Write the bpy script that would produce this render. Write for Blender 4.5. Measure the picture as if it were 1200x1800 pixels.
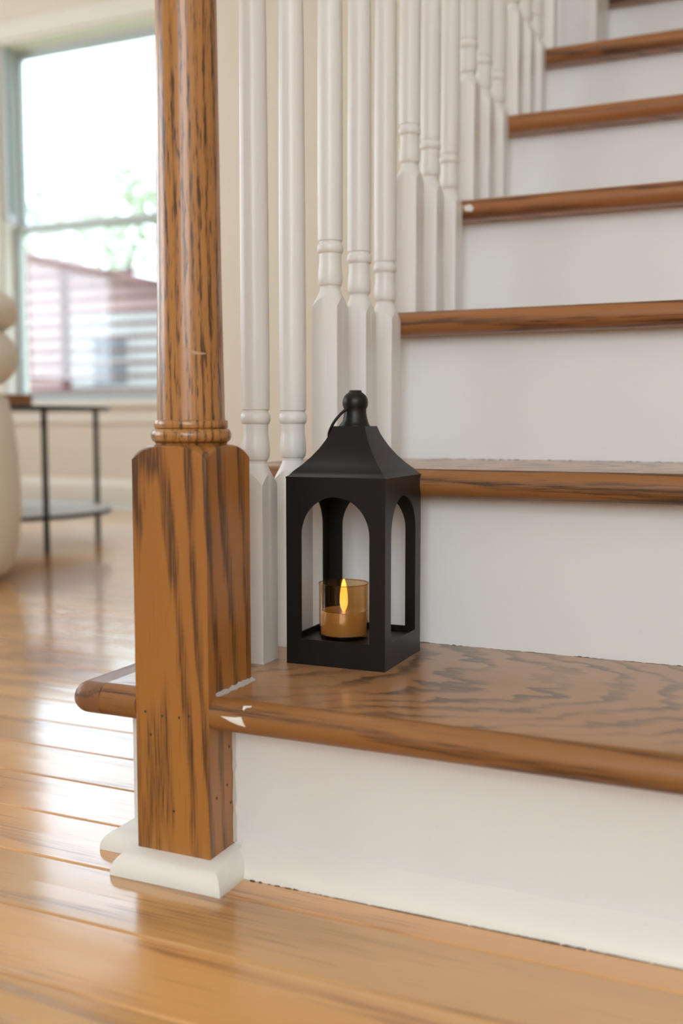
import bpy, bmesh, math, random
from math import sin, cos, pi, sqrt, radians
from mathutils import Vector, Matrix

for o in list(bpy.data.objects):
    bpy.data.objects.remove(o, do_unlink=True)
scene = bpy.context.scene
COL = scene.collection
random.seed(7)

# ------------------------------------------------------------------ camera
cam_data = bpy.data.cameras.new('camera')
cam = bpy.data.objects.new('camera', cam_data)
COL.objects.link(cam)
scene.camera = cam
YAW, PITCH = 0.42382, -0.08689
cam.location = (0.46635, -0.75414, 0.40261)
cam.rotation_euler = (pi / 2 + PITCH, 0.0003, YAW)
cam_data.sensor_fit = 'VERTICAL'
cam_data.sensor_height = 36.0
cam_data.sensor_width = 24.0
cam_data.lens = 1825.79 / 1800.0 * 36.0
cam_data.clip_start = 0.02
cam_data.clip_end = 300
cam_data.dof.use_dof = True
cam_data.dof.focus_distance = 1.03
cam_data.dof.aperture_fstop = 3.4

# ------------------------------------------------------------------ world, light, exposure
world = bpy.data.worlds.new('overcast_sky')
scene.world = world
world.use_nodes = True
bg = world.node_tree.nodes['Background']
bg.inputs['Color'].default_value = (0.72, 0.86, 1.0, 1)
bg.inputs['Strength'].default_value = 7.6
vs = scene.view_settings
vs.view_transform = 'Standard'
vs.look = 'None'
vs.gamma = 1.0
vs.use_curve_mapping = False
vs.exposure = -0.74


def area_light(name, loc, rot, sx, sy, power, color):
    d = bpy.data.lights.new(name, 'AREA')
    d.shape = 'RECTANGLE'
    d.size, d.size_y = sx, sy
    d.energy = power
    d.color = color
    o = bpy.data.objects.new(name, d)
    COL.objects.link(o)
    o.location = loc
    o.rotation_euler = rot
    return o


# daylight through the windows of the room behind and to the left of the camera; the far left one is added
area_light('daylight_front_window', (1.2, -3.42, 1.6), (pi / 2, 0, 0), 2.0, 1.8, 90, (1.0, 0.985, 0.96))
area_light('daylight_left_window', (-4.42, -1.0, 1.5), (pi / 2, 0, -pi / 2), 1.8, 1.7, 62, (1.0, 0.99, 0.97))
area_light('added_far_left_daylight', (-4.42, 1.75, 1.5), (pi / 2, 0, -pi / 2), 1.5, 1.7, 40, (1.0, 0.99, 0.97))  # added light, brightens the back of the room and the armchair

# ------------------------------------------------------------------ measurements (metres)
NW = 0.0758                    # newel block width
G, H1, RISE = 0.25435, 0.1635, 0.19
N1 = -0.0014                   # front of the lowest nosing
NR = 0.0148                    # half thickness of a tread
OV = 0.0428                    # nosing overhang
XB, BW = -0.0341, 0.031        # baluster line and baluster width
XEND, XRET = -0.150, -0.116    # left end of the treads / of the mitred return
XSTR = -0.109                  # outer face of the stringer
XWALL = 0.98
YBACK, YFRONT, XLEFT, XRIGHT, ZCEIL = 3.3, -3.25, -4.25, 2.6, 2.75
NSTEP = 8


def nos(k): return N1 + (k - 1) * G
def top(k): return H1 + (k - 1) * RISE


# ------------------------------------------------------------------ node helpers
class NT:
    def __init__(self, name):
        self.m = bpy.data.materials.new(name)
        self.m.use_nodes = True
        self.t = self.m.node_tree
        self.n = self.t.nodes
        self.n.clear()
        self.out = self.n.new('ShaderNodeOutputMaterial')

    def node(self, typ, **kw):
        nd = self.n.new(typ)
        for k, v in kw.items():
            setattr(nd, k, v)
        return nd

    def put(self, sock, v):
        if hasattr(v, 'is_output') or isinstance(v, bpy.types.NodeSocket):
            self.t.links.new(v, sock)
        else:
            sock.default_value = v

    def math(self, op, a, b=None, c=None, clamp=False):
        nd = self.node('ShaderNodeMath', operation=op)
        nd.use_clamp = clamp
        self.put(nd.inputs[0], a)
        if b is not None: self.put(nd.inputs[1], b)
        if c is not None: self.put(nd.inputs[2], c)
        return nd.outputs[0]

    def mix(self, f, a, b, blend='MIX'):
        nd = self.node('ShaderNodeMix', data_type='RGBA', blend_type=blend)
        self.put(nd.inputs['Factor'], f)
        self.put(nd.inputs[6], a)
        self.put(nd.inputs[7], b)
        return nd.outputs[2]

    def vmath(self, op, a, b):
        nd = self.node('ShaderNodeVectorMath', operation=op)
        self.put(nd.inputs[0], a)
        self.put(nd.inputs[1], b)
        return nd.outputs[0]

    def noise(self, vec, scale=5.0, detail=3.0, rough=0.5, dist=0.0):
        nd = self.node('ShaderNodeTexNoise')
        self.put(nd.inputs['Vector'], vec)
        nd.inputs['Scale'].default_value = scale
        nd.inputs['Detail'].default_value = detail
        nd.inputs['Roughness'].default_value = rough
        nd.inputs['Distortion'].default_value = dist
        return nd.outputs['Fac']

    def ramp(self, fac, stops, interp='LINEAR'):
        nd = self.node('ShaderNodeValToRGB')
        nd.color_ramp.interpolation = interp
        el = nd.color_ramp.elements
        while len(el) < len(stops):
            el.new(0.5)
        for e, (p, c) in zip(el, stops):
            e.position = p
            e.color = c if len(c) == 4 else (*c, 1)
        self.put(nd.inputs[0], fac)
        return nd.outputs[0]

    def bump(self, h, strength, dist, normal=None):
        nd = self.node('ShaderNodeBump')
        nd.inputs['Strength'].default_value = strength
        nd.inputs['Distance'].default_value = dist
        self.put(nd.inputs['Height'], h)
        if normal is not None: self.put(nd.inputs['Normal'], normal)
        return nd.outputs[0]

    def principled(self, **kw):
        nd = self.node('ShaderNodeBsdfPrincipled')
        for k, v in kw.items():
            self.put(nd.inputs[k.replace('_', ' ')], v)
        return nd

    def finish(self, sh):
        self.t.links.new(sh, self.out.inputs['Surface'])
        return self.m


def c3(*v): return (v[0], v[1], v[2], 1.0)


def wood(name, axis, light, mid, dark, freq=55, wob=0.012, cath=0.1, curve=3.0, centre=(0.0, 0.3), rough=0.3,
         pores=0.7, band=0.75, coat=0.3, vary=0.0, pore=(1.0, 0.035), seed=0.0, stretch=0.16, lateral=0.0, ragged=0.9, blotch=0.5, pth=(0.42, 0.80), coat_ior=1.5, coat_rough=0.14):
    """Oak: growth rings cut by the board into streaks and cathedral arches, ragged with open pores along the grain."""
    b = NT(name)
    tc = b.node('ShaderNodeTexCoord').outputs['Object']
    rnd = b.node('ShaderNodeObjectInfo').outputs['Random']
    sep = b.node('ShaderNodeSeparateXYZ')
    b.put(sep.inputs[0], tc)
    X, Y, Z = sep.outputs
    a, u, w = {'X': (X, Y, Z), 'Y': (Y, X, Z), 'Z': (Z, X, Y)}[axis]
    a = b.math('ADD', a, b.math('ADD', b.math('MULTIPLY', rnd, 7.3 if vary else 0.0), seed))

    def vec(sa, su=1.0):
        c = b.node('ShaderNodeCombineXYZ')
        b.put(c.inputs[0], b.math('MULTIPLY', u, su)); b.put(c.inputs[1], b.math('MULTIPLY', w, su)); b.put(c.inputs[2], b.math('MULTIPLY', a, sa))
        return c.outputs[0]
    P = vec(stretch)
    n1 = b.noise(P, 14, 2.0, 0.5)
    n2 = b.noise(P, 75, 2.0, 0.55)
    cu = b.math('ADD', u, centre[0])
    cw = b.math('ADD', w, centre[1])
    if vary:
        cu = b.math('ADD', cu, b.math('MULTIPLY', b.math('SUBTRACT', b.math('FRACT', b.math('MULTIPLY', rnd, 31.7)), 0.5), vary))
    r = b.math('ADD', b.math('MULTIPLY', b.math('MULTIPLY', cu, cu), curve), b.math('MULTIPLY', a, cath))
    r = b.math('ADD', r, b.math('MULTIPLY', cw, 0.7))
    r = b.math('ADD', r, b.math('MULTIPLY', cu, lateral))
    r = b.math('ADD', r, b.math('MULTIPLY', b.math('SUBTRACT', n1, 0.5), wob * 2.6))
    r = b.math('ADD', r, b.math('MULTIPLY', b.math('SUBTRACT', n2, 0.5), wob * 0.8))
    fr = b.math('FRACT', b.math('MULTIPLY', r, freq))
    early = b.ramp(fr, [(0.0, (0.25,) * 3), (0.10, (1,) * 3), (0.30, (0.75,) * 3), (0.52, (0.10,) * 3), (0.85, (0,) * 3), (1.0, (0.25,) * 3)])
    # open pores and fibres along the grain, at two sizes
    st1 = b.noise(vec(pore[1]), 420 * pore[0], 2, 0.6)
    st2 = b.noise(vec(pore[1] * 0.9), 1100 * pore[0], 1, 0.6)
    st = b.math('ADD', b.math('MULTIPLY', st1, 0.6), b.math('MULTIPLY', st2, 0.4))
    sdev = b.math('MULTIPLY', b.math('SUBTRACT', st, 0.5), 4.0)
    ampl = b.ramp(b.noise(vec(stretch * 0.8), 11, 1, 0.5), [(0.32, (1 - blotch,) * 3), (0.60, (1,) * 3)])
    e2 = b.math('MULTIPLY', early, ampl)
    dk = b.math('ADD', b.math('MULTIPLY', e2, 1.15), b.math('MULTIPLY', sdev, b.math('ADD', 0.10, b.math('MULTIPLY', e2, ragged))))
    dk = b.ramp(dk, [(0.18, (0,) * 3), (0.95, (1,) * 3)])
    pm = b.ramp(b.math('ADD', sdev, b.math('MULTIPLY', e2, 0.55)), [(pth[0], (0,) * 3), (pth[1], (1,) * 3)])
    sl = b.noise(P, 9, 2, 0.5)
    base = b.mix(b.ramp(sl, [(0.35, (0,) * 3), (0.68, (1,) * 3)]), c3(*light), c3(*mid))
    base = b.mix(b.math('MULTIPLY', dk, band), base, c3(*dark))
    base = b.mix(b.math('MULTIPLY', pm, pores), base, c3(dark[0] * 0.45, dark[1] * 0.42, dark[2] * 0.45))
    if vary:
        hv = b.node('ShaderNodeHueSaturation')
        b.put(hv.inputs['Value'], b.math('ADD', 0.86, b.math('MULTIPLY', rnd, 0.26)))
        b.put(hv.inputs['Hue'], b.math('ADD', 0.495, b.math('MULTIPLY', b.math('FRACT', b.math('MULTIPLY', rnd, 13.7)), 0.010)))
        b.put(hv.inputs['Color'], base)
        base = hv.outputs[0]
    smear = b.noise(tc, 22, 4, 0.6)
    rg = b.math('ADD', rough - 0.06, b.math('MULTIPLY', smear, 0.14))
    bp = b.bump(b.math('ADD', b.math('MULTIPLY', pm, -1.0), b.math('MULTIPLY', sl, 0.4)), 0.22, 0.0005)
    sh = b.principled(Base_Color=base, Roughness=rg, Normal=bp)
    sh.inputs['Coat Weight'].default_value = coat
    sh.inputs['Coat Roughness'].default_value = coat_rough
    sh.inputs['Coat IOR'].default_value = coat_ior
    return b.finish(sh.outputs[0])


def paint(name, col, rough=0.38, dirt=0.10, bump=0.12):
    b = NT(name)
    tc = b.node('ShaderNodeTexCoord').outputs['Object']
    n = b.noise(tc, 6, 4, 0.6)
    sp = b.noise(tc, 55, 3, 0.6)
    base = b.mix(b.math('MULTIPLY', b.ramp(n, [(0.45, (0,) * 3), (0.75, (1,) * 3)]), dirt), c3(*col), c3(col[0] * 0.72, col[1] * 0.68, col[2] * 0.62))
    speck = b.ramp(sp, [(0.70, (0,) * 3), (0.78, (1,) * 3)])
    base = b.mix(b.math('MULTIPLY', speck, dirt * 1.5), base, c3(col[0] * 0.5, col[1] * 0.45, col[2] * 0.4))
    br = b.noise(tc, 160, 2, 0.5)
    sh = b.principled(Base_Color=base, Roughness=rough, Normal=b.bump(b.math('ADD', n, b.math('MULTIPLY', br, 0.12)), bump, 0.002))
    return b.finish(sh.outputs[0])


def plain(name, col, rough=0.5, metal=0.0, nscale=40, amt=0.12, **kw):
    b = NT(name)
    tc = b.node('ShaderNodeTexCoord').outputs['Object']
    n = b.noise(tc, nscale, 3, 0.6)
    base = b.mix(b.math('MULTIPLY', n, amt), c3(*col), c3(*[x * 0.55 for x in col]))
    sh = b.principled(Base_Color=base, Roughness=rough, Metallic=metal)
    for k, v in kw.items():
        sh.inputs[k.replace('_', ' ')].default_value = v
    return b.finish(sh.outputs[0])


def thin_glass(name, tint, ior=1.5, rough=0.0):
    b = NT(name)
    lw = b.node('ShaderNodeLayerWeight'); lw.inputs['Blend'].default_value = 0.5
    fac = b.math('ADD', 0.05, b.math('MULTIPLY', b.math('POWER', lw.outputs['Facing'], 4.0), ior - 1.0), clamp=True)
    tr = b.node('ShaderNodeBsdfTransparent'); tr.inputs['Color'].default_value = c3(*tint)
    gl = b.node('ShaderNodeBsdfGlossy'); gl.inputs['Roughness'].default_value = rough
    mx = b.node('ShaderNodeMixShader')
    b.put(mx.inputs[0], fac); b.put(mx.inputs[1], tr.outputs[0]); b.put(mx.inputs[2], gl.outputs[0])
    return b.finish(mx.outputs[0])


def emit(name, col, s):
    b = NT(name)
    e = b.node('ShaderNodeEmission')
    e.inputs['Color'].default_value = c3(*col)
    e.inputs['Strength'].default_value = s
    return b.finish(e.outputs[0])


M = {}
OAK_L, OAK_M, OAK_D = (0.41, 0.168, 0.034), (0.30, 0.115, 0.024), (0.088, 0.036, 0.014)
M['newel_block'] = wood('oak_newel_block', 'Z', OAK_L, OAK_M, OAK_D, freq=50, wob=0.017, cath=0.07, curve=9.0, centre=(0.012, 0.1), rough=0.36, stretch=0.10, band=0.92, pores=0.45, coat=0.22, seed=1.7, lateral=0.25, blotch=0.5)
M['newel_shaft'] = wood('oak_newel_shaft', 'Z', (0.44, 0.200, 0.052), (0.35, 0.145, 0.034), (0.10, 0.043, 0.016), freq=110, wob=0.006, cath=0.015, curve=1.0, centre=(0.05, 0.03), rough=0.32, pores=0.85, band=0.55, pore=(0.85, 0.08), coat=0.35, seed=3.1, lateral=0.9, stretch=0.06, pth=(0.26, 0.58))
M['tread'] = wood('oak_tread', 'X', (0.47, 0.235, 0.105), (0.40, 0.19, 0.080), (0.115, 0.054, 0.026), freq=44, wob=0.023, cath=0.40, curve=2.6, centre=(-0.17, 0.1), rough=0.30, stretch=0.55, band=0.85, pores=0.35, pore=(0.8, 0.07), coat=0.35, vary=0.10, seed=0.4, blotch=0.85)
M['nosing'] = wood('oak_nosing', 'X', (0.35, 0.142, 0.038), (0.26, 0.098, 0.027), (0.09, 0.037, 0.015), freq=60, wob=0.014, cath=0.03, curve=1.0, centre=(0.05, 0.05), rough=0.45, stretch=0.10, band=0.95, pores=0.6, coat=0.05, vary=0.2, seed=2.2, lateral=0.6, blotch=0.8)
M['endgrain'] = wood('oak_end_return', 'Y', (0.24, 0.100, 0.040), (0.19, 0.078, 0.032), (0.08, 0.034, 0.016), freq=80, wob=0.01, rough=0.42, band=0.7, coat=0.15)
M['floor'] = wood('oak_floor_board', 'X', (0.70, 0.395, 0.155), (0.61, 0.315, 0.108), (0.33, 0.145, 0.050), freq=30, wob=0.016, cath=0.05, curve=5.0, centre=(0.0, 0.1), rough=0.22, stretch=0.09, band=0.48, pores=0.5, coat=0.9, coat_ior=1.48, coat_rough=0.11, vary=0.10, pore=(0.7, 0.022), lateral=0.25, blotch=0.7)
M['paint'] = paint('white_trim_paint', (0.73, 0.715, 0.695), 0.34, 0.08)
M['riser'] = paint('white_riser_paint', (0.775, 0.77, 0.75), 0.40, 0.10)
M['shoe'] = paint('white_shoe_paint', (0.82, 0.81, 0.76), 0.36, 0.16, 0.25)
M['wall'] = paint('beige_wall_paint', (0.70, 0.62, 0.51), 0.6, 0.05)
M['ceiling'] = paint('ceiling_paint', (0.92, 0.91, 0.89), 0.8, 0.02)
M['trimwall'] = paint('cream_window_trim_paint', (0.76, 0.71, 0.62), 0.45, 0.05)
M['sash'] = paint('grey_backlit_sash_paint', (0.47, 0.50, 0.49), 0.45, 0.05)  # grey darkened so the backlit shade of the sash sits in the colour
M['dirt'] = plain('dark_gap_dirt', (0.05, 0.035, 0.025), 0.9)
M['chip'] = paint('bare_paint_chip', (0.80, 0.76, 0.70), 0.6, 0.05)
M['scuffed'] = plain('scuffed_bare_wood', (0.55, 0.36, 0.22), 0.7, 0, 500, 0.8)
M['caulk'] = paint('grey_caulk', (0.50, 0.46, 0.42), 0.7, 0.5, 0.6)
M['black'] = plain('black_powder_coat', (0.004, 0.0035, 0.0032), 0.40, 0.0, 400, 0.2, IOR=1.42)
M['blackroof'] = M['black']
M['blackmetal'] = plain('black_table_metal', (0.012, 0.012, 0.013), 0.4)
M['shelfboard'] = plain('pale_shelf_board', (0.62, 0.54, 0.43), 0.6, 0, 30, 0.2)
M['fabric'] = plain('beige_upholstery', (0.84, 0.77, 0.65), 0.9, 0.0, 300, 0.3)
M['orangewood'] = wood('orange_box_wood', 'X', (0.50, 0.20, 0.06), (0.42, 0.15, 0.04), (0.2, 0.07, 0.02), freq=60, rough=0.4, band=0.5)
M['pane'] = thin_glass('window_glass', (0.98, 0.99, 0.99), 1.35)
M['amber'] = thin_glass('amber_glass', (0.84, 0.62, 0.36), 1.6, 0.02)
M['wax'] = plain('amber_wax', (0.50, 0.36, 0.24), 0.4, 0, 60, 0.1, Subsurface_Weight=0.2, Coat_Weight=1.0, Coat_Roughness=0.12)
M['flame'] = emit('led_flame_glow', (1.0, 0.50, 0.08), 3.4)
M['added_lamp_glow'] = emit('added_lamp_emission', (1.0, 0.95, 0.88), 17.0)  # glow of the added, unseen ceiling lamp
M['siding'] = plain('pink_siding', (0.60, 0.39, 0.36), 0.8, 0, 3, 0.15)
M['redroof'] = plain('red_brown_roof', (0.26, 0.14, 0.12), 0.8, 0, 6, 0.3)
M['houseglass'] = plain('dark_house_glass', (0.12, 0.15, 0.17), 0.15)
M['housetrim'] = plain('white_house_trim', (0.58, 0.57, 0.54), 0.7)
M['deck'] = plain('weathered_rail_wood', (0.13, 0.05, 0.045), 0.8)
M['leaf'] = plain('pale_green_leaves', (0.52, 0.56, 0.40), 0.7, 0, 5, 0.5)
M['bark'] = plain('tree_bark', (0.22, 0.17, 0.12), 0.9, 0, 20, 0.5)
M['grass'] = plain('lawn_grass', (0.20, 0.30, 0.10), 0.9, 0, 4, 0.6)


# ------------------------------------------------------------------ mesh helpers
class MB:
    def __init__(self):
        self.bm = bmesh.new()

    def box(self, x0, x1, y0, y1, z0, z1):
        vs_ = [self.bm.verts.new(p) for p in [(x0, y0, z0), (x1, y0, z0), (x1, y1, z0), (x0, y1, z0), (x0, y0, z1), (x1, y0, z1), (x1, y1, z1), (x0, y1, z1)]]
        for f in [(0, 3, 2, 1), (4, 5, 6, 7), (0, 1, 5, 4), (1, 2, 6, 5), (2, 3, 7, 6), (3, 0, 4, 7)]:
            self.bm.faces.new([vs_[i] for i in f])
        return self

    def loft(self, rings, cap0=True, cap1=True, closed=True):
        R = [[self.bm.verts.new(p) for p in r] for r in rings]
        n = len(R[0])
        for a, b_ in zip(R, R[1:]):
            for i in range(n if closed else n - 1):
                j = (i + 1) % n
                self.bm.faces.new((a[i], a[j], b_[j], b_[i]))
        if cap0: self.bm.faces.new(list(reversed(R[0])))
        if cap1: self.bm.faces.new(R[-1])
        return self

    def lathe(self, prof, cx=0, cy=0, n=40, cap0=True, cap1=True):
        rings = [[(cx + r * cos(2 * pi * i / n), cy + r * sin(2 * pi * i / n), z) for i in range(n)] for r, z in prof]
        return self.loft(rings, cap0, cap1)

    def extrude(self, prof, x0, x1, axis='X'):
        """profile of (y,z) pairs swept along X (or (x,z) along Y)"""
        if axis == 'X':
            return self.loft([[(x0, p[0], p[1]) for p in prof], [(x1, p[0], p[1]) for p in prof]])
        return self.loft([[(p[0], x0, p[1]) for p in prof], [(p[0], x1, p[1]) for p in prof]])

    def tube(self, pts, r, n=10, closed=False):
        pts = [Vector(p) for p in pts]
        rings = []
        m = len(pts)
        up = Vector((0.13, 0.21, 0.97)).normalized()
        for i, p in enumerate(pts):
            if closed:
                t = pts[(i + 1) % m] - pts[i - 1]
            else:
                t = pts[min(i + 1, m - 1)] - pts[max(i - 1, 0)]
            t.normalize()
            if abs(t.dot(up)) > 0.95: up = Vector((1, 0, 0))
            s = t.cross(up).normalized()
            w = s.cross(t).normalized()
            rings.append([tuple(p + r * (cos(2 * pi * k / n) * s + sin(2 * pi * k / n) * w)) for k in range(n)])
        if closed:
            rings.append(rings[0])
            return self.loft(rings, False, False)
        return self.loft(rings)

    def build(self, name, mat, parent=None, loc=None, smooth=False, bevel=0.0, seg=2, angle=35):
        bm = self.bm
        bmesh.ops.remove_doubles(bm, verts=bm.verts, dist=1e-6)
        bmesh.ops.recalc_face_normals(bm, faces=bm.faces)
        if loc is not None:
            bmesh.ops.translate(bm, verts=bm.verts, vec=-Vector(loc))
        me = bpy.data.meshes.new(name)
        bm.to_mesh(me)
        bm.free()
        o = bpy.data.objects.new(name, me)
        COL.objects.link(o)
        if mat is not None: me.materials.append(M[mat] if isinstance(mat, str) else mat)
        if parent is not None:
            o.parent = parent
            if loc is not None:
                o.location = Vector(loc) - world_loc(parent)
            else:
                o.location = -world_loc(parent)
        elif loc is not None:
            o.location = loc
        if smooth:
            me.polygons.foreach_set('use_smooth', [True] * len(me.polygons))
            try:
                me.set_sharp_from_angle(angle=radians(angle))
            except Exception:
                pass
        if bevel:
            md = o.modifiers.new('bevel', 'BEVEL')
            md.width = bevel
            md.segments = seg
            md.limit_method = 'ANGLE'
            md.angle_limit = radians(40)
        return o


def world_loc(o):
    v = Vector(o.location)
    while o.parent is not None:
        o = o.parent
        v = v + Vector(o.location)
    return v


def tag(o, label=None, cat=None, group=None, kind=None):
    if label: o['label'] = label
    if cat: o['category'] = cat
    if group: o['group'] = group
    if kind: o['kind'] = kind
    return o


def empty(name, loc=(0, 0, 0)):
    o = bpy.data.objects.new(name, None)
    o.empty_display_size = 0.05
    COL.objects.link(o)
    o.location = loc
    return o


def boxobj(name, mat, parent, x0, x1, y0, y1, z0, z1, bevel=0.0):
    c = ((x0 + x1) / 2, (y0 + y1) / 2, (z0 + z1) / 2)
    return MB().box(x0, x1, y0, y1, z0, z1).build(name, mat, parent, loc=c, bevel=bevel)


# ------------------------------------------------------------------ room shell
def wall_with_hole(name, mat, plane, at, thick, a0, a1, z0, z1, holes):
    """plane 'Y': wall at y=at..at+thick spanning x a0..a1; plane 'X': x=at..at+thick spanning y"""
    mb = MB()
    def seg(u0, u1, w0, w1):
        if u1 - u0 < 1e-4 or w1 - w0 < 1e-4: return
        if plane == 'Y': mb.box(u0, u1, min(at, at + thick), max(at, at + thick), w0, w1)
        else: mb.box(min(at, at + thick), max(at, at + thick), u0, u1, w0, w1)
    u = a0
    for (h0, h1, s0, s1) in holes:
        seg(u, h0, z0, z1)
        seg(h0, h1, z0, s0)
        seg(h0, h1, s1, z1)
        u = h1
    seg(u, a1, z0, z1)
    o = mb.build(name, mat)
    return tag(o, kind='structure')


WIN = (-3.19, -2.24, 0.50, 2.225)         # far window opening: x0,x1,z0,z1
wall_with_hole('wall_back', 'wall', 'Y', YBACK, 0.16, XLEFT - 0.16, XRIGHT + 0.16, 0, ZCEIL, [WIN])
WF = (0.2, 2.2, 0.70, 2.50)
wall_with_hole('wall_front', 'wall', 'Y', YFRONT, -0.16, XLEFT - 0.16, XRIGHT + 0.16, 0, ZCEIL, [WF])
WL = (-1.9, -0.1, 0.65, 2.35)
WL2 = (1.0, 2.5, 0.65, 2.35)  # opening added to bring more light into the back of the room
wall_with_hole('wall_left', 'wall', 'X', XLEFT, -0.16, YFRONT, YBACK, 0, ZCEIL, [WL, WL2])
wall_with_hole('wall_right', 'wall', 'X', XRIGHT, 0.16, YFRONT, YBACK, 0, ZCEIL, [])
wall_with_hole('wall_stairside', 'wall', 'X', XWALL, 0.12, -0.02, YBACK, 0, ZCEIL, [])
tag(MB().box(XLEFT - 0.16, XRIGHT + 0.16, YFRONT - 0.16, YBACK + 0.16, ZCEIL, ZCEIL + 0.12).build('ceiling', 'ceiling'), kind='structure')


def window(name, plane, at, sgn, u0, u1, z0, z1, mat_sash='sash', full=True):
    """double-hung window set in a wall whose room face is at `at`; sgn is the outward direction."""
    e = empty(name, (0, 0, 0))
    tag(e, kind='structure')
    def bx(nm, mat, a0, a1, d0, d1, w0, w1, bev=0.0, parent=e):
        lo, hi = sorted((at + sgn * d0, at + sgn * d1))
        if plane == 'Y': return boxobj(nm, mat, parent, a0, a1, lo, hi, w0, w1, bev)
        return boxobj(nm, mat, parent, lo, hi, a0, a1, w0, w1, bev)
    zm = z0 + (z1 - z0) * 0.493
    # casing boards on the room face
    cw = 0.085
    for nm, a in (('casing', (u0 - cw, u0, -0.02, 0.0, z0, z1 + cw)), ('casing', (u1, u1 + cw, -0.02, 0.0, z0, z1 + cw)),
                  ('casing', (u0, u1, -0.02, 0.0, z1, z1 + cw))):
        bx(nm, 'trimwall', *a, 0.004)
    bx('window_stool', 'trimwall', u0 - cw - 0.02, u1 + cw + 0.02, -0.055, 0.06, z0 - 0.028, z0, 0.006)
    bx('apron', 'trimwall', u0 - cw, u1 + cw, -0.016, 0.0, z0 - 0.105, z0 - 0.028, 0.004)
    # jambs
    bx('jamb', 'trimwall', u0, u0 + 0.014, 0.0, 0.15, z0, z1)
    bx('jamb', 'trimwall', u1 - 0.014, u1, 0.0, 0.15, z0, z1)
    bx('jamb', 'trimwall', u0 + 0.014, u1 - 0.014, 0.0, 0.15, z1 - 0.014, z1)
    for nm, w0, w1, d in (('lower_sash', z0, zm + 0.018, 0.07), ('upper_sash', zm - 0.018, z1 - 0.014, 0.108)):
        mb = MB()
        s = 0.028
        def seg(a0, a1, b0, b1):
            lo, hi = sorted((at + sgn * d, at + sgn * (d + 0.034)))
            if plane == 'Y': mb.box(a0, a1, lo, hi, b0, b1)
            else: mb.box(lo, hi, a0, a1, b0, b1)
        a0, a1 = u0 + 0.014, u1 - 0.014
        seg(a0, a0 + s, w0, w1); seg(a1 - s, a1, w0, w1)
        lo_h = 0.045 if nm == 'lower_sash' else 0.034
        hi_h = 0.034 if nm == 'lower_sash' else 0.034
        seg(a0 + s, a1 - s, w0, w0 + lo_h); seg(a0 + s, a1 - s, w1 - hi_h, w1)
        so = mb.build(nm, mat_sash, e)
        p = bx('pane', 'pane', a0 + s, a1 - s, d + 0.015, d + 0.019, w0 + lo_h, w1 - hi_h)
    return e


window('window_1', 'Y', YBACK, 1, *WIN)
window('window_2', 'Y', YFRONT, -1, *WF, mat_sash='trimwall')
window('window_3', 'X', XLEFT, -1, *WL, mat_sash='trimwall')
window('window_4_added', 'X', XLEFT, -1, *WL2, mat_sash='trimwall')  # unseen window added for the extra light at the back left

# baseboards along the far and left walls
bp_prof = [(0, 0), (-0.018, 0), (-0.018, 0.095), (-0.013, 0.112), (-0.008, 0.125), (0, 0.130)]
mb = MB().extrude([(YBACK + p[0], p[1]) for p in bp_prof], XLEFT, -0.16)
tag(mb.build('baseboard_back', 'trimwall'), kind='structure')
mb = MB().extrude([(XLEFT - p[0], p[1]) for p in bp_prof], YFRONT, YBACK - 0.02, axis='Y')
tag(mb.build('baseboard_left', 'trimwall'), kind='structure')

# ------------------------------------------------------------------ floor: every board a piece
FLOOR = MB().box(XLEFT, XRIGHT, YFRONT, YBACK, -0.06, -0.0185).build('floor', 'dirt')
tag(FLOOR, kind='structure')
BWD = 0.0877
y_first = -0.1915 - 7 * BWD
bd_mesh = {}


def board_mesh(length):
    key = round(length, 3)
    if key in bd_mesh: return bd_mesh[key]
    w = BWD - 0.0007
    h = w / 2
    prof = [(-h, -0.018), (h, -0.018), (h, -0.0014), (h - 0.0008, -0.0005), (h - 0.0022, -0.0001), (h * 0.45, -0.00012), (0, -0.00022), (-h * 0.45, -0.00012),
            (-h + 0.0022, -0.0001), (-h + 0.0008, -0.0005), (-h, -0.0014)]
    b = MB().extrude(prof, -length / 2 + 0.0003, length / 2 - 0.0003)
    bmesh.ops.recalc_face_normals(b.bm, faces=b.bm.faces)
    me = bpy.data.meshes.new('floor_board')
    b.bm.to_mesh(me)
    b.bm.free()
    me.materials.append(M['floor'])
    bd_mesh[key] = me
    return me


rnd = random.Random(21)
row = 0
far_boards = []
y = y_first
while y + BWD < YBACK + 0.05:
    yc = y + BWD / 2
    cuts = [XLEFT]
    x = XLEFT + rnd.choice([0.35, 0.6, 0.85, 1.1])
    while x < (XRIGHT if yc < -0.1 else XWALL) - 0.3:
        cuts.append(x)
        x += rnd.choice([0.85, 1.05, 1.25, 1.5])
    cuts.append(XRIGHT if yc < -0.1 else XWALL)
    if -0.3 < yc < 0.05:     # long unbroken boards along the foot of the stairs
        cuts = [XLEFT, -2.1 + 0.3 * rnd.random(), -0.62 + 0.25 * rnd.random() if row % 2 else -0.95, XRIGHT if yc < -0.1 else XWALL]
    w_over = (y + BWD) > YBACK
    for a, b_ in zip(cuts, cuts[1:]):
        if not w_over:
            o = bpy.data.objects.new('floor_board', board_mesh(round(b_ - a, 2)))
            COL.objects.link(o)
            o.parent = FLOOR
            o.location = ((a + b_) / 2, yc, 0)
            o.scale.x = (b_ - a) / round(b_ - a, 2)
    y += BWD
    row += 1
mb = MB()
yy = y_first
while yy > YFRONT:
    lo = max(YFRONT, yy - BWD)
    mb.box(XLEFT, XRIGHT, lo + 0.0004, yy - 0.0004, -0.018, -0.0001)
    yy -= BWD
o = mb.build('floor_boards_behind', 'floor', FLOOR)
o['kind'] = 'stuff'

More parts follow.
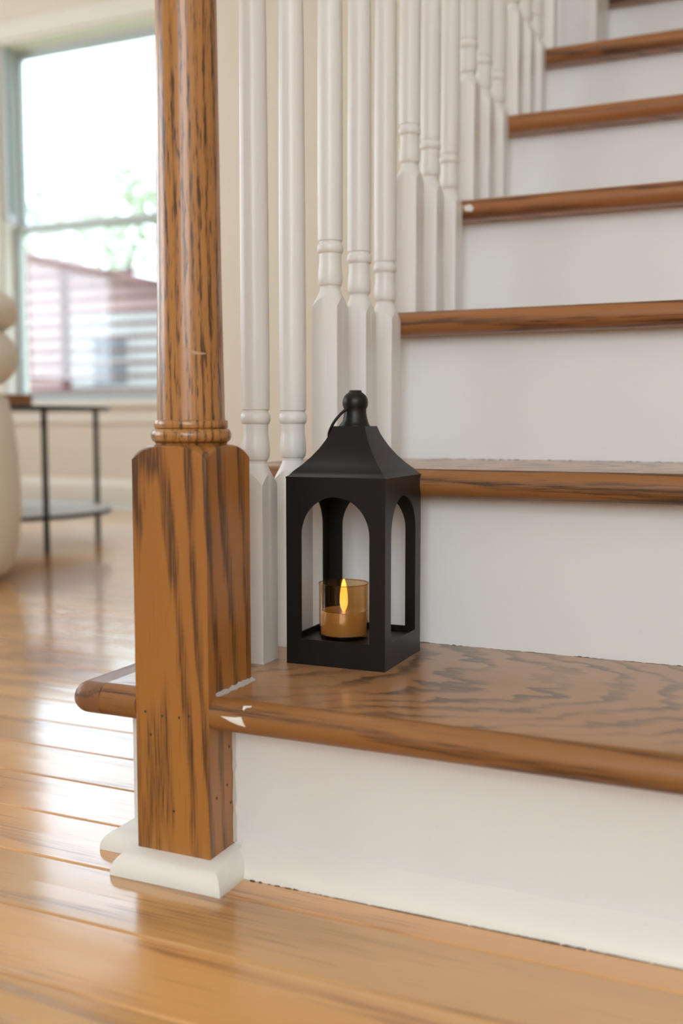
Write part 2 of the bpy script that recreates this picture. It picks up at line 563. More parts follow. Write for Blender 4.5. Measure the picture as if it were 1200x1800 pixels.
# ------------------------------------------------------------------ staircase
STAIR = empty('staircase', (0.4, 0.05, 0))
tag(STAIR, 'white painted staircase with worn oak treads climbing away from the wooden floor', 'stairs')


def tread_profile(y0, y1, zt):
    """flat board with a half-round front edge"""
    zc = zt - NR
    pr = [(y1, zt), (y0 + NR, zt)]
    for i in range(1, 12):
        a = pi / 2 + pi * i / 12
        pr.append((y0 + NR + NR * cos(a), zc + NR * sin(a)))
    pr += [(y0 + NR, zt - 2 * NR), (y1, zt - 2 * NR)]
    return pr


shoe_h, shoe_w = 0.0200, 0.0235
def shoe_prof(n=6):
    """quarter-round shoe, (out, z)"""
    pr = [(0, 0), (shoe_w, 0), (shoe_w, 0.003)]
    for i in range(1, n + 1):
        a = (pi / 2) * i / n
        pr.append((shoe_w * cos(a) * 0.98 + 0.0005, 0.003 + (shoe_h - 0.003) * sin(a)))
    pr.append((0, shoe_h))
    return pr


for k in range(1, NSTEP + 1):
    zt, yn = top(k), nos(k)
    yb = nos(k + 1) + OV            # the next riser
    if k == NSTEP: yb = YBACK - 0.03
    # tread: top board in one piece with its rounded nosing
    mb = MB()
    x_r = XWALL - 0.002
    if k == 1:
        mb.extrude(tread_profile(yn, yb, zt), XRET, -NW - 0.0004)
        mb.extrude(tread_profile(yn, yb, zt), 0.0004, x_r)
        mb.box(-NW - 0.0004, 0.0004, NW + 0.0004, yb, zt - 2 * NR, zt)
    else:
        mb.extrude(tread_profile(yn, yb, zt), XRET, x_r)
    td = mb.build('tread', 'tread', STAIR, loc=(0.42, yn, zt - NR), smooth=True)
    # face-dependent grain: the rounded front edge is a narrower strip of oak
    td.data.materials.append(M['nosing'])
    for p in td.data.polygons:
        if all(td.data.vertices[i].co.y < NR + 0.0005 for i in p.vertices):
            p.material_index = 1
    # mitred return on the open end
    zc = zt - NR
    rings = []
    pr = []
    for i in range(0, 13):
        a = pi / 2 - pi * i / 12
        pr.append((NR * cos(a), NR * sin(a)))
    half = []
    xo = XEND + NR
    # end strip: front corner is rounded off in plan
    plan = [(xo, yn + 0.0)]
    mb = MB()
    prof = [(XRET, zt), (xo, zt)] + [(xo - NR * sin(pi * i / 12), zc + NR * cos(pi * i / 12)) for i in range(1, 12)] + [(xo, zt - 2 * NR), (XRET, zt - 2 * NR)]
    rr = []
    for t in (0.0, 0.12, 0.3, 0.5, 0.75, 1.0):
        s = sqrt(max(0.0, 1 - (1 - t) ** 2))
        yy = yn + NR - NR * (1 - t) ** 1.0
        rr.append([(XRET + (px - XRET) * (0.62 + 0.38 * s) if px < XRET else XRET, yy, zc + (pz - zc) * (0.18 + 0.82 * s)) for px, pz in prof])
    rr.append([(px, yb + 0.02, pz) for px, pz in prof])
    mb.loft(rr)
    rt = mb.build('tread_return', 'endgrain', td, loc=(XRET, yn, zc), smooth=True)
    # riser under the nosing
    yr = yn + OV
    z0 = 0.0 if k == 1 else top(k - 1)
    mb = MB()
    if k == 1:
        mb.box(0.0004, x_r, yr, yr + 0.02, z0, zt - 2 * NR)
        mb.box(XSTR, -NW - 0.0004, yr, yr + 0.02, z0, zt - 2 * NR)
    else:
        mb.box(XSTR, x_r, yr, yr + 0.02, z0, zt - 2 * NR)
    rs = mb.build('riser', 'riser', STAIR, loc=(0.42, yr, z0))
    # dirty joint between riser and the tread below
    if k > 1:
        r2 = random.Random(k)
        mb = MB()
        pts = []
        n = 260
        for i in range(n):
            x0 = 0.004 + (x_r - 0.01) * i / n
            if r2.random() < 0.3: continue
            hgt = 0.0002 + 0.0006 * r2.random() ** 3
            mb.box(x0, x0 + (x_r) / n, yr - 0.0003 - 0.0004 * r2.random(), yr, z0, z0 + hgt)
        jd = mb.build('joint_dirt', 'dirt', rs)
        jd['kind'] = 'stuff'

# outer stringer (stepped) closing the open side
mb = MB()
for k in range(1, NSTEP + 1):
    y0 = nos(k) + OV + 0.0202
    y1 = nos(k + 1) + OV + 0.0202 if k < NSTEP else YBACK - 0.02
    if k == 1: y0 = max(y0, NW + 0.001)
    mb.box(XSTR, XSTR + 0.03, y0, y1, 0, top(k) - 2 * NR)
mb.build('stringer', 'paint', STAIR)

# shoe moulding at the foot of the lowest riser
yr1 = N1 + OV
sp = shoe_prof()
spf = [(0, 0), (shoe_w, 0), (shoe_w - 0.0004, 0.0035), (shoe_w * 0.86, 0.0085), (shoe_w * 0.62, 0.0135), (shoe_w * 0.36, 0.0180), (shoe_w * 0.12, 0.0222), (0, 0.0240)]
mb = MB().extrude([(yr1 - p[0], p[1]) for p in spf], 0.010, XWALL - 0.002)
sh = mb.build('shoe_moulding', 'shoe', STAIR, loc=(0.5, yr1, 0), smooth=True)
r2 = random.Random(5)
mb = MB()
for i in range(420):
    x0 = 0.03 + 0.94 * i / 420
    if r2.random() < (0.5 if x0 < 0.10 else 0.08): continue
    t_ = 0.5 + 0.5 * sin(x0 * 37) * sin(x0 * 11 + 1)
    mb.box(x0, x0 + 0.94 / 420, yr1 - shoe_w - 0.0004 - 0.0012 * t_ * r2.random(), yr1 - shoe_w, 0.0, 0.0002 + 0.0007 * r2.random() * t_)
g_ = mb.build('floor_gap_dirt', 'dirt', sh)
g_['kind'] = 'stuff'
# left piece, mitred round the stringer corner
mb = MB()
mb.loft([[(-NW - 0.001, yr1 - p[0], p[1]) for p in sp], [(XSTR - p[0], yr1 - p[0], p[1]) for p in sp], [(XSTR - p[0], 1.9, p[1]) for p in sp]])
mb.build('shoe_moulding', 'shoe', STAIR, loc=(XSTR, yr1, 0), smooth=True)


def patch(name, mat, pts, parent, thick=0.0004, axis=None):
    """thin flake: closed outline of 3-D points, raised along `axis`"""
    mb = MB()
    ax = Vector(axis) * thick
    mb.loft([[tuple(Vector(p) - ax * 0.5) for p in pts], [tuple(Vector(p) + ax) for p in pts]])
    return mb.build(name, mat, parent)


def nosing_pt(k, x, ang, lift=0.0002):
    """point on the rounded front edge of tread k; ang 0 = foremost, +90 = top"""
    a = radians(ang)
    r = NR + lift
    return (x, nos(k) + NR - r * cos(a), top(k) - NR + r * sin(a))


tread_objs = [o for o in STAIR.children if o.name.startswith('tread')]
tread_objs.sort(key=lambda o: o.location.z)


def nosing_flake(k, outline, name='paint_chip', mat='chip'):
    """outline as (x, angle) pairs; top side follows the curve"""
    xs = [p[0] for p in outline]; cx = sum(xs) / len(xs); ca = sum(p[1] for p in outline) / len(outline)
    mb = MB()
    inner = [nosing_pt(k, x, a, 0.00035) for x, a in outline]
    mid = [nosing_pt(k, cx + (x - cx) * 0.5, ca + (a - ca) * 0.5, 0.0005) for x, a in outline]
    base = [nosing_pt(k, x, a, -0.0004) for x, a in outline]
    mb.loft([base, inner, mid])
    return mb.build(name, mat, tread_objs[k - 1])


nosing_flake(1, [(0.013, 8), (0.026, 10), (0.033, 14), (0.0345, 2), (0.037, -18), (0.030, -14), (0.022, -5)])
nosing_flake(1, [(0.0325, 52), (0.040, 56), (0.0395, 50), (0.0355, 46), (0.034, 36), (0.0325, 40)])
nosing_flake(4, [(-0.018, 12), (-0.008, 22), (-0.002, -2), (-0.006, -22), (-0.016, -14)])

# caulk bead where the newel meets the tread
mb = MB()
pr = [(0.0, 0.0), (0.0042, 0.0), (0.0022, 0.0014), (0.0, 0.0030)]
n = 16
r2 = random.Random(3)
rings = []
for i in range(n + 1):
    yy = 0.012 + (NW - 0.012) * i / n
    s = 0.6 + 0.7 * r2.random()
    rings.append([(0.0003 + p[0] * s, yy, top(1) + p[1] * s) for p in pr])
mb.loft(rings)
mb.build('caulk_bead', 'caulk', tread_objs[0], smooth=True)
mb = MB()
rings = []
for i in range(15):
    zz = shoe_h + 0.002 + (H1 - 2 * NR - shoe_h - 0.004) * i / 14
    s = 0.5 + 0.8 * r2.random()
    rings.append([(0.0003, yr1, zz), (0.0003, yr1 - 0.0022 * s, zz), (0.0003 + 0.0026 * s, yr1, zz)])
mb.loft(rings)
mb.build('caulk_bead', 'caulk', [o for o in STAIR.children if o.name == 'riser'][0])

# ------------------------------------------------------------------ newel post (oak)
NEWEL = empty('newel_post', (-NW / 2, NW / 2, 0))
tag(NEWEL, 'oak newel post with square block and tapered round shaft at foot of the stairs', 'newel post')
cxn, cyn = -NW / 2, NW / 2


def square_block(cx, cy, half, z0, f_top, r_in, n=64, rings_in=6, parent=None, name='base_block', mat='paint', bevel=0.0):
    """square post whose top is turned: the top surface is z = f_top(radius)"""
    mb = MB()
    R = []
    ang = [2 * pi * (i + 0.5) / n - pi / 4 - pi / n for i in range(n)]
    ang = [2 * pi * i / n + pi / 4 for i in range(n)]
    def sq(a):
        m = max(abs(cos(a)), abs(sin(a)))
        return half / m
    R.append([(cx + sq(a) * cos(a), cy + sq(a) * sin(a), z0) for a in ang])
    R.append([(cx + sq(a) * cos(a), cy + sq(a) * sin(a), f_top(sq(a))) for a in ang])
    for j in range(1, rings_in + 1):
        t = j / rings_in
        ring = []
        for a in ang:
            r = sq(a) * (1 - t) + r_in * t
            ring.append((cx + r * cos(a), cy + r * sin(a), f_top(r)))
        R.append(ring)
    mb.loft(R)
    return mb.build(name, mat, parent, loc=(cx, cy, z0), smooth=True, angle=28, bevel=0)


half = NW / 2
rc = half * sqrt(2)
def newel_top(r):
    t = (rc - r) / (rc - 0.033)
    return 0.3697 + 0.0125 * (1 - (1 - max(0, min(1, t))) ** 2.0)


blk = square_block(cxn, cyn, half, 0.0, newel_top, 0.033, n=96, rings_in=8, parent=NEWEL, name='base_block', mat='newel_block')
md = blk.modifiers.new('bevel', 'BEVEL'); md.width = 0.0009; md.segments = 2; md.limit_method = 'ANGLE'; md.angle_limit = radians(55)
shaft_prof = [(0.0305, 0.398), (0.0301, 0.4045), (0.0297, 0.43), (0.0283, 0.525), (0.0264, 0.765), (0.0235, 1.00), (0.0235, 1.02), (0.027, 1.03), (0.027, 1.045), (0.023, 1.055)]
sh_o = MB().lathe([(0.028, 0.383)] + shaft_prof, cxn, cyn, 72).build('shaft', 'newel_shaft', NEWEL, loc=(cxn, cyn, 0.38), smooth=True)
coll = [(0.0312, 0.3795), (0.0316, 0.3835), (0.0326, 0.3842)]
for i in range(0, 13):
    a = -pi / 2 + pi * i / 12
    coll.append((0.0312 + 0.0045 * cos(a), 0.3905 + 0.0060 * sin(a)))
coll += [(0.0322, 0.3970), (0.0326, 0.3976), (0.0326, 0.4030), (0.0318, 0.4038), (0.0303, 0.4040)]
MB().lathe(coll, cxn, cyn, 72).build('collar', 'newel_shaft', NEWEL, loc=(cxn, cyn, 0.37), smooth=True, angle=50)
cap = [(0.028, 1.055), (0.045, 1.062), (0.047, 1.07), (0.045, 1.078), (0.03, 1.084), (0.034, 1.10), (0.036, 1.12), (0.028, 1.14), (0.012, 1.15)]
MB().lathe(cap, cxn, cyn, 40).build('cap', 'newel_shaft', NEWEL, loc=(cxn, cyn, 1.05), smooth=True)
# shoe moulding round the foot of the newel, mitred
mb = MB()
mb.loft([[(-NW - p[0] * 0.6, yr1 - 0.0245, p[1]) for p in sp], [(-NW - p[0] * 0.6, -p[0], p[1]) for p in sp], [(p[0], -p[0], p[1]) for p in sp], [(p[0], yr1 - 0.0005, p[1]) for p in sp]])
mb.build('shoe_moulding', 'shoe', NEWEL, loc=(cxn, 0, 0), smooth=True)
# filled nail holes and scars
holes = [(-0.0655, 0.1455), (-0.0475, 0.1435), (-0.0300, 0.1440), (-0.0200, 0.1462), (-0.0370, 0.0585), (-0.0600, 0.1250)]
for hx, hz in holes:
    mb = MB()
    mb.loft([[(hx + 0.0011 * cos(2 * pi * i / 8), -0.00005, hz + 0.0013 * sin(2 * pi * i / 8)) for i in range(8)],
             [(hx + 0.0010 * cos(2 * pi * i / 8), -0.00035, hz + 0.0012 * sin(2 * pi * i / 8)) for i in range(8)]])
    mb.build('nail_hole', 'dirt', blk)
for hy, hz in [(0.034, 0.112), (0.030, 0.078), (0.036, 0.060), (0.012, 0.072)]:
    mb = MB()
    mb.loft([[(0.00005, hy + 0.0012 * cos(2 * pi * i / 8), hz + 0.0014 * sin(2 * pi * i / 8)) for i in range(8)],
             [(0.00030, hy + 0.0011 * cos(2 * pi * i / 8), hz + 0.0013 * sin(2 * pi * i / 8)) for i in range(8)]])
    mb.build('nail_hole', 'dirt', blk)
# pale crescent scuff on the shaft
mb = MB()
def shaft_pt(ang, z, lift):
    r = 0.0297 + (z - 0.43) / (0.525 - 0.43) * (0.0283 - 0.0297) + lift
    return (cxn + r * cos(ang), cyn + r * sin(ang), z)
rings = []
for i in range(9):
    t = i / 8
    ang = radians(-72 + 42 * t)
    zz = 0.4665 - 0.0055 * sin(pi * min(1, t * 1.15) * 0.55)
    wd = 0.0014 * sin(pi * (0.08 + 0.84 * t))
    rings.append([shaft_pt(ang, zz - wd, -0.0003), shaft_pt(ang, zz - wd, 0.0001), shaft_pt(ang, zz + wd, 0.0001), shaft_pt(ang, zz + wd, -0.0003)])
mb.loft(rings)
mb.build('scuff', 'scuffed', sh_o)

# ------------------------------------------------------------------ balustrade (white balusters + rail)
RAIL = empty('stair_balustrade', (XB, 0.6, top(1)))
tag(RAIL, 'row of turned white balusters with square bases along open side of stairs', 'balustrade')


def rail_z(y): return 0.905 + (y - NW / 2) * (RISE / G)


def bal_top(r):
    r0, r1 = 0.0112, 0.0219
    t = max(0, min(1, (r - r0) / (r1 - r0)))
    return 0.198 - 0.021 * (t ** 0.8)


def bal_profile(length):
    return [(0.0110, 0.196), (0.0112, 0.2005), (0.0126, 0.2015), (0.0132, 0.2030), (0.0139, 0.2075), (0.0140, 0.2120), (0.0136, 0.2180), (0.0126, 0.2250), (0.0124, 0.2300), (0.0127, 0.2345),
            (0.0127, 0.2365), (0.0138, 0.2375), (0.0146, 0.2400), (0.0148, 0.2425), (0.0146, 0.2450), (0.0138, 0.2472), (0.0128, 0.2480), (0.0128, 0.2500),
            (0.0139, 0.2510), (0.0141, 0.2560), (0.0142, 0.33), (0.0139, 0.45), (0.0132, 0.60), (0.0118, max(0.62, length * 0.85)), (0.0100, max(0.64, length))]


by = [0.1490, 0.2300, 0.3245, 0.4070, 0.4895, 0.5755, 0.6577, 0.7428, 0.8277, 0.9090, 0.9915, 1.0790, 1.1640, 1.2460, 1.3380]
for j, yb in enumerate(by):
    k = 1 + (j + 1) // 3
    zt = top(k)
    L = rail_z(yb) - zt
    b = MB().lathe([(r, zt + z) for r, z in bal_profile(L)], XB, yb, 32).build('baluster', 'paint', RAIL, loc=(XB, yb, zt), smooth=True, angle=45)
    square_block(XB, yb, BW / 2, zt, lambda r, zt=zt: zt + bal_top(r), 0.0111, n=48, rings_in=6, parent=b, name='base_block', mat='paint')
# hand rail above the picture
pr = [(-0.028, 0.0), (0.028, 0.0), (0.032, 0.02), (0.028, 0.045), (0.012, 0.058), (-0.012, 0.058), (-0.028, 0.045), (-0.032, 0.02)]
mb = MB()
mb.loft([[(XB + p[0], yy, rail_z(yy) + p[1]) for p in pr] for yy in (NW + 0.02, 1.375)])
mb.build('handrail', 'newel_shaft', RAIL, smooth=True)

# white boxed newel where the balustrade ends on the sixth tread
UP = empty('boxed_newel', (0.014, 1.43, top(6)))
tag(UP, 'white boxed newel post with flat trim strips beside the upper treads', 'newel post')
z6 = top(6)
ux0, ux1, uy0, uy1 = -0.024, 0.052, 1.378, 1.5105
boxobj('post_core', 'paint', UP, ux0, ux1, uy0, uy1, z6, 2.45, 0.002)
boxobj('trim_strip', 'paint', UP, ux1 - 0.017, ux1 + 0.002, uy0 - 0.006, uy0, z6, 2.44, 0.0015)
boxobj('trim_strip', 'paint', UP, ux0 - 0.002, ux0 + 0.010, uy0 - 0.006, uy0, z6, 2.44, 0.0015)
boxobj('base_strip', 'paint', UP, ux0 + 0.011, ux1 - 0.018, uy0 - 0.005, uy0, z6, z6 + 0.03, 0.0015)

# ------------------------------------------------------------------ lantern
LX, LY, LW, LROT = 0.0495, 0.2033, 0.1040, 0.0222
LZ = top(1)
LAN = empty('lantern', (LX, LY, LZ))
LAN.rotation_euler = (0, 0, 0)
tag(LAN, 'small black metal lantern with arched openings standing on the lowest tread', 'lantern')
lh = LW / 2
LH = 0.1853
ow, oz0, ospr = 0.0358, 0.0255, 0.1285    # half opening width, sill, springing


def lrot(x, y, z):
    return (LX + x * cos(LROT) - y * sin(LROT), LY + x * sin(LROT) + y * cos(LROT), LZ + z)


def panel(side):
    """sheet with an arched opening; side 0..3 turns it round the box"""
    th = 0.0014
    n = 24
    inner = [(-ow, oz0)]
    for i in range(n + 1):
        a = pi - pi * i / n
        inner.append((ow * cos(a), ospr + ow * 1.06 * sin(a)))
    inner.append((ow, oz0))
    # ring of quads between inner outline and outer rectangle
    outer = []
    for (x, z) in inner:
        if z <= oz0 + 1e-6:
            outer.append((-lh if x < 0 else lh, 0.0))
        else:
            if abs(x) >= ow - 1e-6: outer.append((-lh if x < 0 else lh, ospr))
            else:
                # project to top / side edge
                a = math.atan2(z - ospr, x)
                s = (LH - ospr) / max(1e-6, sin(a))
                xx = cos(a) * s
                if abs(xx) > lh:
                    t = lh / abs(cos(a)); outer.append((lh if x > 0 else -lh, ospr + sin(a) * t))
                else: outer.append((xx, LH))
    mb = MB()
    bm = mb.bm
    ca, sa = cos(side * pi / 2), sin(side * pi / 2)
    def P(x, d, z):
        y = -lh + d
        return lrot(x * ca - y * sa, x * sa + y * ca, z)
    # corner points of the rectangle at the top are inserted
    def strip(o_, i_, d, flip):
        vo = [bm.verts.new(P(x, d, z)) for x, z in o_]
        vi = [bm.verts.new(P(x, d, z)) for x, z in i_]
        m = len(o_)
        for q in range(m):
            r_ = (q + 1) % m
            a, b_ = o_[q], o_[r_]
            corner = None
            if abs(a[0]) == lh and b_[1] == LH and abs(b_[0]) < lh: corner = (a[0], LH)
            elif abs(b_[0]) == lh and a[1] == LH and abs(a[0]) < lh: corner = (b_[0], LH)
            vs_ = [vo[q]] + ([bm.verts.new(P(corner[0], d, corner[1]))] if corner else []) + [vo[r_], vi[r_], vi[q]]
            bm.faces.new(vs_ if not flip else list(reversed(vs_)))
        return vo, vi
    vo0, vi0 = strip(outer, inner, 0.0, False)
    vo1, vi1 = strip(outer, inner, th, True)
    m = len(inner)
    for q in range(m):
        r_ = (q + 1) % m
        bm.faces.new((vi0[q], vi0[r_], vi1[r_], vi1[q]))
    return mb.build('side_panel', 'black', LAN, smooth=False)


for s in range(4):
    panel(s)
mb = MB()
q = lh - 0.0016
mb.loft([[lrot(x, y, z) for x, y in ((-q, -q), (q, -q), (q, q), (-q, q))] for z in (0.0, 0.0200)])
mb.build('floor_tray', 'black', LAN)
# concave pyramidal roof
prof = [(lh + 0.0003, LH - 0.0012), (lh + 0.0003, LH), (lh - 0.002, LH + 0.0012)]
ctrl = [(0.0470, 0.1905), (0.0400, 0.1970), (0.0330, 0.2050), (0.0275, 0.2125), (0.0230, 0.2200), (0.0195, 0.2270), (0.0168, 0.2345)]
prof += ctrl
mb = MB()
rings = [[lrot(x * r, y * r, z) for x, y in ((-1, -1), (1, -1), (1, 1), (-1, 1))] for r, z in prof]
mb.loft(rings)
mb.build('roof', 'black', LAN, smooth=True, angle=30)
fin = [(0.0150, 0.2335), (0.0150, 0.2352), (0.0140, 0.2362), (0.0128, 0.2395), (0.0118, 0.2440), (0.0112, 0.2480), (0.0111, 0.2515), (0.0119, 0.2530), (0.0127, 0.2555),
       (0.0129, 0.2585), (0.0124, 0.2615), (0.0110, 0.2645), (0.0088, 0.2668), (0.0066, 0.2682), (0.0062, 0.2697), (0.0055, 0.2702)]
fo = MB().lathe([(r, LZ + z) for r, z in fin], LX, LY, 40).build('finial', 'black', LAN, smooth=True, angle=40)
# wire ring through the finial, fallen to the left
ball = Vector((0, 0, 0.2565))
tip = Vector((-0.0260, -0.004, -0.0330))
pts = []
for i in range(48):
    a = 2 * pi * i / 48
    u = (1 - cos(a)) / 2            # 0 at the ball, 1 at the tip
    v = sin(a) * 0.0125
    bulge = Vector((-0.0015, 0, 0.0015)) * sin(pi * u)
    pts.append(lrot(*(ball + tip * u + Vector((0, v, 0)) + bulge)))
MB().tube(pts, 0.0015, 10, closed=True).build('ring_handle', 'black', LAN, smooth=True)

# ------------------------------------------------------------------ candle
KX, KY, KZ = 0.0368, 0.2035, LZ + 0.0200
CAN = empty('led_candle', (KX, KY, KZ))
tag(CAN, 'flickering LED candle in amber glass inside the black lantern', 'candle')
gr, gh = 0.0252, 0.0550
gp = [(0.001, 0.0005), (gr - 0.0015, 0.0005), (gr - 0.0004, 0.0010), (gr, 0.0022), (gr, gh)]
MB().lathe([(max(r, 0.0003), KZ + z) for r, z in gp], KX, KY, 56, cap1=False).build('glass_cup', 'amber', CAN, smooth=True, angle=50)
MB().tube([(KX + gr * cos(2 * pi * i / 56), KY + gr * sin(2 * pi * i / 56), KZ + gh) for i in range(56)], 0.0006, 8, closed=True).build('glass_rim', 'amber', CAN, smooth=True)
wp = [(0.0236, 0.0035), (0.0236, 0.0262), (0.0228, 0.0274), (0.014, 0.0262), (0.004, 0.0257)]
MB().lathe([(r, KZ + z) for r, z in wp], KX, KY, 48).build('wax', 'wax', CAN, smooth=True, angle=50)
fp = [(0.0014, 0.0259), (0.0033, 0.0300), (0.0042, 0.0350), (0.0040, 0.0420), (0.0032, 0.0490), (0.0022, 0.0545), (0.0008, 0.0590)]
MB().lathe([(r, KZ + z) for r, z in fp], KX, KY, 20).build('flame', 'flame', CAN, smooth=True)

# ------------------------------------------------------------------ round side table
TX, TY, TR, TZ = -1.985, 1.905, 0.372, 0.452
TAB = empty('side_table', (TX, TY, 0))
tag(TAB, 'round black metal side table with lower shelf below the window', 'table')
MB().lathe([(TR - 0.01, TZ - 0.014), (TR, TZ - 0.012), (TR, TZ - 0.001), (TR - 0.002, TZ), (0.001, TZ)], TX, TY, 64).build('table_top', 'blackmetal', TAB, smooth=True, angle=40)
zs = 0.108
shelf = MB().lathe([(TR - 0.012, zs - 0.007), (TR - 0.002, zs - 0.007), (TR - 0.002, zs + 0.007), (TR - 0.012, zs + 0.007), (TR - 0.012, zs - 0.007)], TX, TY, 64, cap0=False, cap1=False).build('lower_shelf', 'blackmetal', TAB, smooth=True, angle=40)
MB().lathe([(0.001, zs - 0.004), (TR - 0.0125, zs - 0.004), (TR - 0.0125, zs + 0.0066), (0.001, zs + 0.0066)], TX, TY, 64).build('shelf_board', 'shelfboard', shelf, smooth=True, angle=40)
for lx_, ly_ in [(-1.640, 1.748), None, None, None][:1] + [(-1.83, 2.235)] + [(-2.31, 2.06), (-2.14, 1.57)]:
    d = Vector((lx_ - TX, ly_ - TY, 0)).normalized() * (TR - 0.008)
    px, py = TX + d.x, TY + d.y
    MB().lathe([(0.0085, 0.0), (0.0095, 0.002), (0.0095, TZ - 0.013), (0.009, TZ - 0.012)], px, py, 14).build('leg', 'blackmetal', TAB, smooth=True, angle=40)

# wooden box lying on the table
BX = empty('wooden_box', (-1.86, 1.73, TZ))
tag(BX, 'low orange brown wooden box lying on the black side table', 'box')
boxobj('box_body', 'orangewood', BX, -1.99, -1.735, 1.66, 1.80, TZ, TZ + 0.024, 0.003)
boxobj('lid', 'orangewood', BX, -1.993, -1.732, 1.657, 1.803, TZ + 0.0245, TZ + 0.034, 0.003)

# ------------------------------------------------------------------ upholstered chair at the left edge
AX, AY = -1.676, 1.128
ARM = empty('armchair', (AX, AY, 0))
tag(ARM, 'rounded beige upholstered armchair at the left edge of the picture', 'chair')
bodyp = [(0.290, 0.004), (0.318, 0.015), (0.336, 0.035), (0.351, 0.08), (0.360, 0.16), (0.360, 0.24), (0.356, 0.32), (0.347, 0.40), (0.334, 0.46), (0.30, 0.49), (0.2, 0.492), (0.01, 0.492)]
mb = MB().lathe(bodyp, AX, AY, 64)
# seat hollow towards the window side
mb.build('body', 'fabric', ARM, smooth=True, angle=60)


def roll(name, R, zc, rr, rz, a0, a1, n=40, m=16):
    rings = []
    for i in range(n + 1):
        t = i / n
        a = radians(a0 + (a1 - a0) * t)
        e = min(1, min(t, 1 - t) * 12)
        s = 0.25 + 0.75 * sqrt(max(0, 1 - (1 - e) ** 2))
        rings.append([(AX + (R + rr * s * cos(2 * pi * k / m)) * cos(a), AY + (R + rr * s * cos(2 * pi * k / m)) * sin(a), zc + rz * s * sin(2 * pi * k / m)) for k in range(m)])
    return MB().loft(rings).build(name, 'fabric', ARM, smooth=True, angle=80)


roll('back_roll', 0.296, 0.566, 0.066, 0.072, -150, 110)
roll('back_roll', 0.308, 0.682, 0.056, 0.051, -150, 110)
MB().lathe([(0.19, 0.4925), (0.215, 0.505), (0.222, 0.53), (0.20, 0.555), (0.1, 0.563), (0.005, 0.565)], AX - 0.008, AY, 40).build('seat_cushion', 'fabric', ARM, smooth=True, angle=70)

# louvred shutter folded back against the left window jamb
SHU = empty('window_shutter', (-3.06, YBACK - 0.02, 1.37))
tag(SHU, 'pale louvred shutter folded open at left side of the window', 'shutter')
sy0, sy1, sx = YBACK + 0.005, YBACK + 0.066, WIN[0] + 0.015
z0s, z1s = 1.385, WIN[3] - 0.018
boxobj('stile', 'sash', SHU, sx, sx + 0.022, sy0, sy0 + 0.010, z0s, z1s)
boxobj('stile', 'sash', SHU, sx, sx + 0.022, sy1 - 0.010, sy1, z0s, z1s)
boxobj('shutter_rail', 'sash', SHU, sx, sx + 0.022, sy0 + 0.0101, sy1 - 0.0101, z0s, z0s + 0.03)
boxobj('shutter_rail', 'sash', SHU, sx, sx + 0.022, sy0 + 0.0101, sy1 - 0.0101, z1s - 0.03, z1s)
z = z0s + 0.05
slat_me = None
while z < z1s - 0.045:
    if slat_me is None:
        o = MB().loft([[(sx - 0.000, yy, z - 0.014), (sx + 0.006, yy, z - 0.016), (sx + 0.036, yy, z + 0.010), (sx + 0.031, yy, z + 0.014)] for yy in (sy0 + 0.0102, sy1 - 0.0102)]).build('slat', 'sash', SHU, loc=(sx, (sy0 + sy1) / 2, z))
        slat_me = o.data
        zz0 = z
        base_loc = Vector(o.location)
    else:
        o = bpy.data.objects.new('slat', slat_me)
        COL.objects.link(o)
        o.parent = SHU
        o.location = base_loc + Vector((0, 0, z - zz0))
    z += 0.040

# ------------------------------------------------------------------ outdoors
GZ = -0.75
tag(MB().box(-40, 20, YBACK + 0.6, 45, GZ - 0.1, GZ).build('ground_outside', 'grass'), kind='structure')

HO = empty('neighbouring_house', (-7.2, 9.0, GZ))
tag(HO, 'pink sided house with red roof seen through the window', 'house')
hx0, hx1, hy, hd, ze = -11.2, -5.3, 9.0, 4.5, 1.66
SL = 0.235
boxobj('wall', 'siding', HO, hx0, hx1, hy + 0.03, hy + hd, GZ, ze)
n = 18
bh = (ze - GZ) / n
for i in range(n):                 # lapped siding boards
    zb = GZ + i * bh
    MB().extrude([(hy + 0.03, zb), (hy - 0.016, zb), (hy + 0.015, zb + bh), (hy + 0.03, zb + bh)], hx0, hx1).build('siding_board', 'siding', HO)
xr_, xl_ = hx1 + 0.3, hx0 - 0.3
zr_ = ze - 0.3 * SL + 0.02
MB().loft([[(xl_, yy, zr_ + SL * (xr_ - xl_)), (xr_, yy, zr_), (xr_, yy, zr_ + 0.08), (xl_, yy, zr_ + 0.08 + SL * (xr_ - xl_))] for yy in (hy - 0.3, hy + hd + 0.3)]).build('roof', 'redroof', HO)
MB().loft([[(hx0, yy, ze), (hx1, yy, ze), (hx1, yy, ze + 0.01), (hx0, yy, ze + SL * (hx1 - hx0))] for yy in (hy + 0.03, hy + hd)]).build('gable', 'siding', HO)
boxobj('porch_panel', 'housetrim', HO, -7.45, -5.3, hy - 0.0505, hy - 0.0165, GZ, 1.60)
for wx0, wx1, wz0, wz1 in [(-7.05, -6.45, 0.75, 1.40), (-6.15, -5.6, 0.75, 1.40)]:
    w = boxobj('window', 'housetrim', HO, wx0, wx1, hy - 0.075, hy - 0.051, wz0, wz1)
    boxobj('pane', 'houseglass', w, wx0 + 0.07, wx1 - 0.07, hy - 0.081, hy - 0.0755, wz0 + 0.07, (wz0 + wz1) / 2 - 0.03)
    boxobj('pane', 'houseglass', w, wx0 + 0.07, wx1 - 0.07, hy - 0.081, hy - 0.0755, (wz0 + wz1) / 2 + 0.03, wz1 - 0.07)
FE = empty('slatted_screen', (-6.4, 8.3, GZ))
tag(FE, 'dark horizontal slat screen in front of the pink house', 'fence')
for i in range(20):
    z = GZ + 0.12 + i * 0.135
    boxobj('slat', 'deck', FE, -8.6, -4.6, 8.28, 8.31, z, z + 0.042)
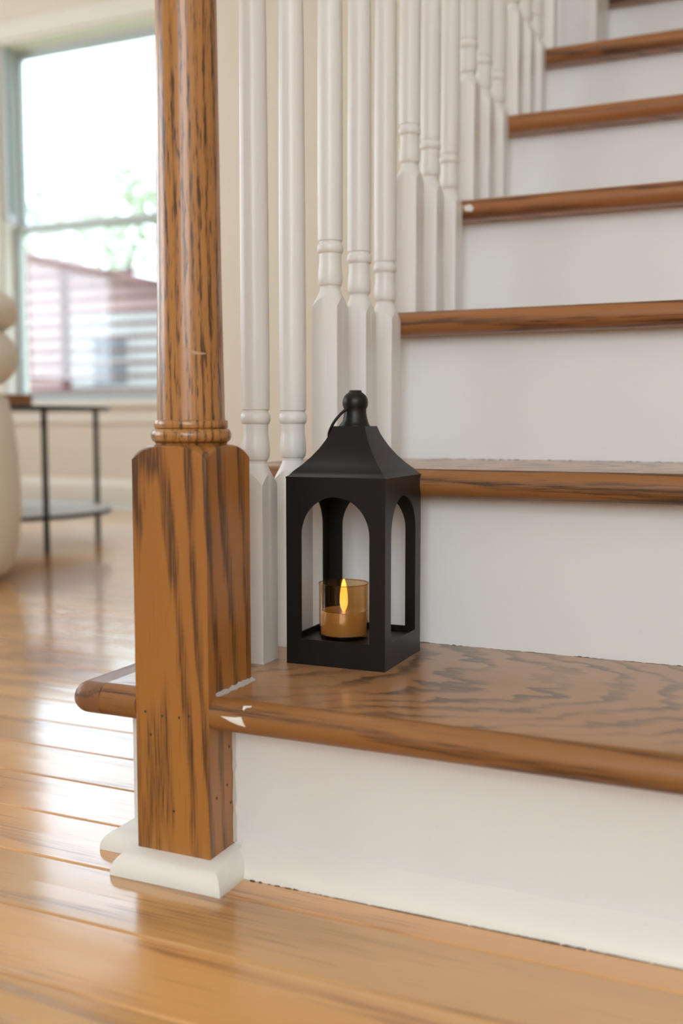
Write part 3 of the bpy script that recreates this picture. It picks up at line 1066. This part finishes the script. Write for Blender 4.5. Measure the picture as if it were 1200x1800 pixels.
for x in (-6.95, -4.8):
    boxobj('post', 'deck', FE, x, x + 0.08, 8.315, 8.395, GZ, GZ + 2.80)


def tree(loc, h, rx, rz, n, label, seed):
    r = random.Random(seed)
    t = empty('garden_tree', loc)
    tag(t, label, 'tree', 'trees outside the window')
    X, Y, Z = loc
    MB().lathe([(0.16, Z), (0.12, Z + h * 0.4), (0.07, Z + h * 0.8)], X, Y, 10).build('trunk', 'bark', t, smooth=True)
    mb = MB()
    for i in range(n):
        while True:
            v = Vector((r.uniform(-1, 1), r.uniform(-1, 1), r.uniform(-1, 1)))
            if 0.25 < v.length < 1: break
        c = Vector((X + v.x * rx, Y + v.y * rx, Z + h + v.z * rz))
        s = r.uniform(0.09, 0.2)
        a = Vector((r.uniform(-1, 1), r.uniform(-1, 1), r.uniform(-1, 1))).normalized()
        b_ = a.orthogonal().normalized()
        vs_ = [mb.bm.verts.new(c + a * s), mb.bm.verts.new(c + b_ * s * 0.5), mb.bm.verts.new(c - a * s), mb.bm.verts.new(c - b_ * s * 0.5)]
        mb.bm.faces.new(vs_)
    cr = mb.build('crown', 'leaf', t)
    cr['kind'] = 'stuff'
    return t


tree((-12.6, 17.5, GZ), 5.6, 1.9, 1.25, 620, 'taller pale green tree behind the pink house, partly hidden by the oak post', 2)
tree((-18.1, 22.0, GZ), 5.9, 2.3, 1.1, 620, 'lower pale green tree farther left behind the pink house roof', 4)

# added ceiling lamp, out of view, lights the lantern roof from overhead
CL = empty('added_ceiling_lamp', (-1.0, 0.62, ZCEIL))
tag(CL, 'added round white ceiling lamp, out of view, lighting the lantern from above', 'lamp')
MB().lathe([(0.24, ZCEIL - 0.0005), (0.24, ZCEIL - 0.03), (0.225, ZCEIL - 0.035), (0.01, ZCEIL - 0.035)], -1.0, 0.62, 40).build('added_lamp_base', 'housetrim', CL, smooth=True, angle=40)
MB().lathe([(0.22, ZCEIL - 0.0355), (0.215, ZCEIL - 0.055), (0.17, ZCEIL - 0.08), (0.09, ZCEIL - 0.095), (0.005, ZCEIL - 0.1)], -1.0, 0.62, 40).build('added_lamp_shade', 'added_lamp_glow', CL, smooth=True, angle=60)
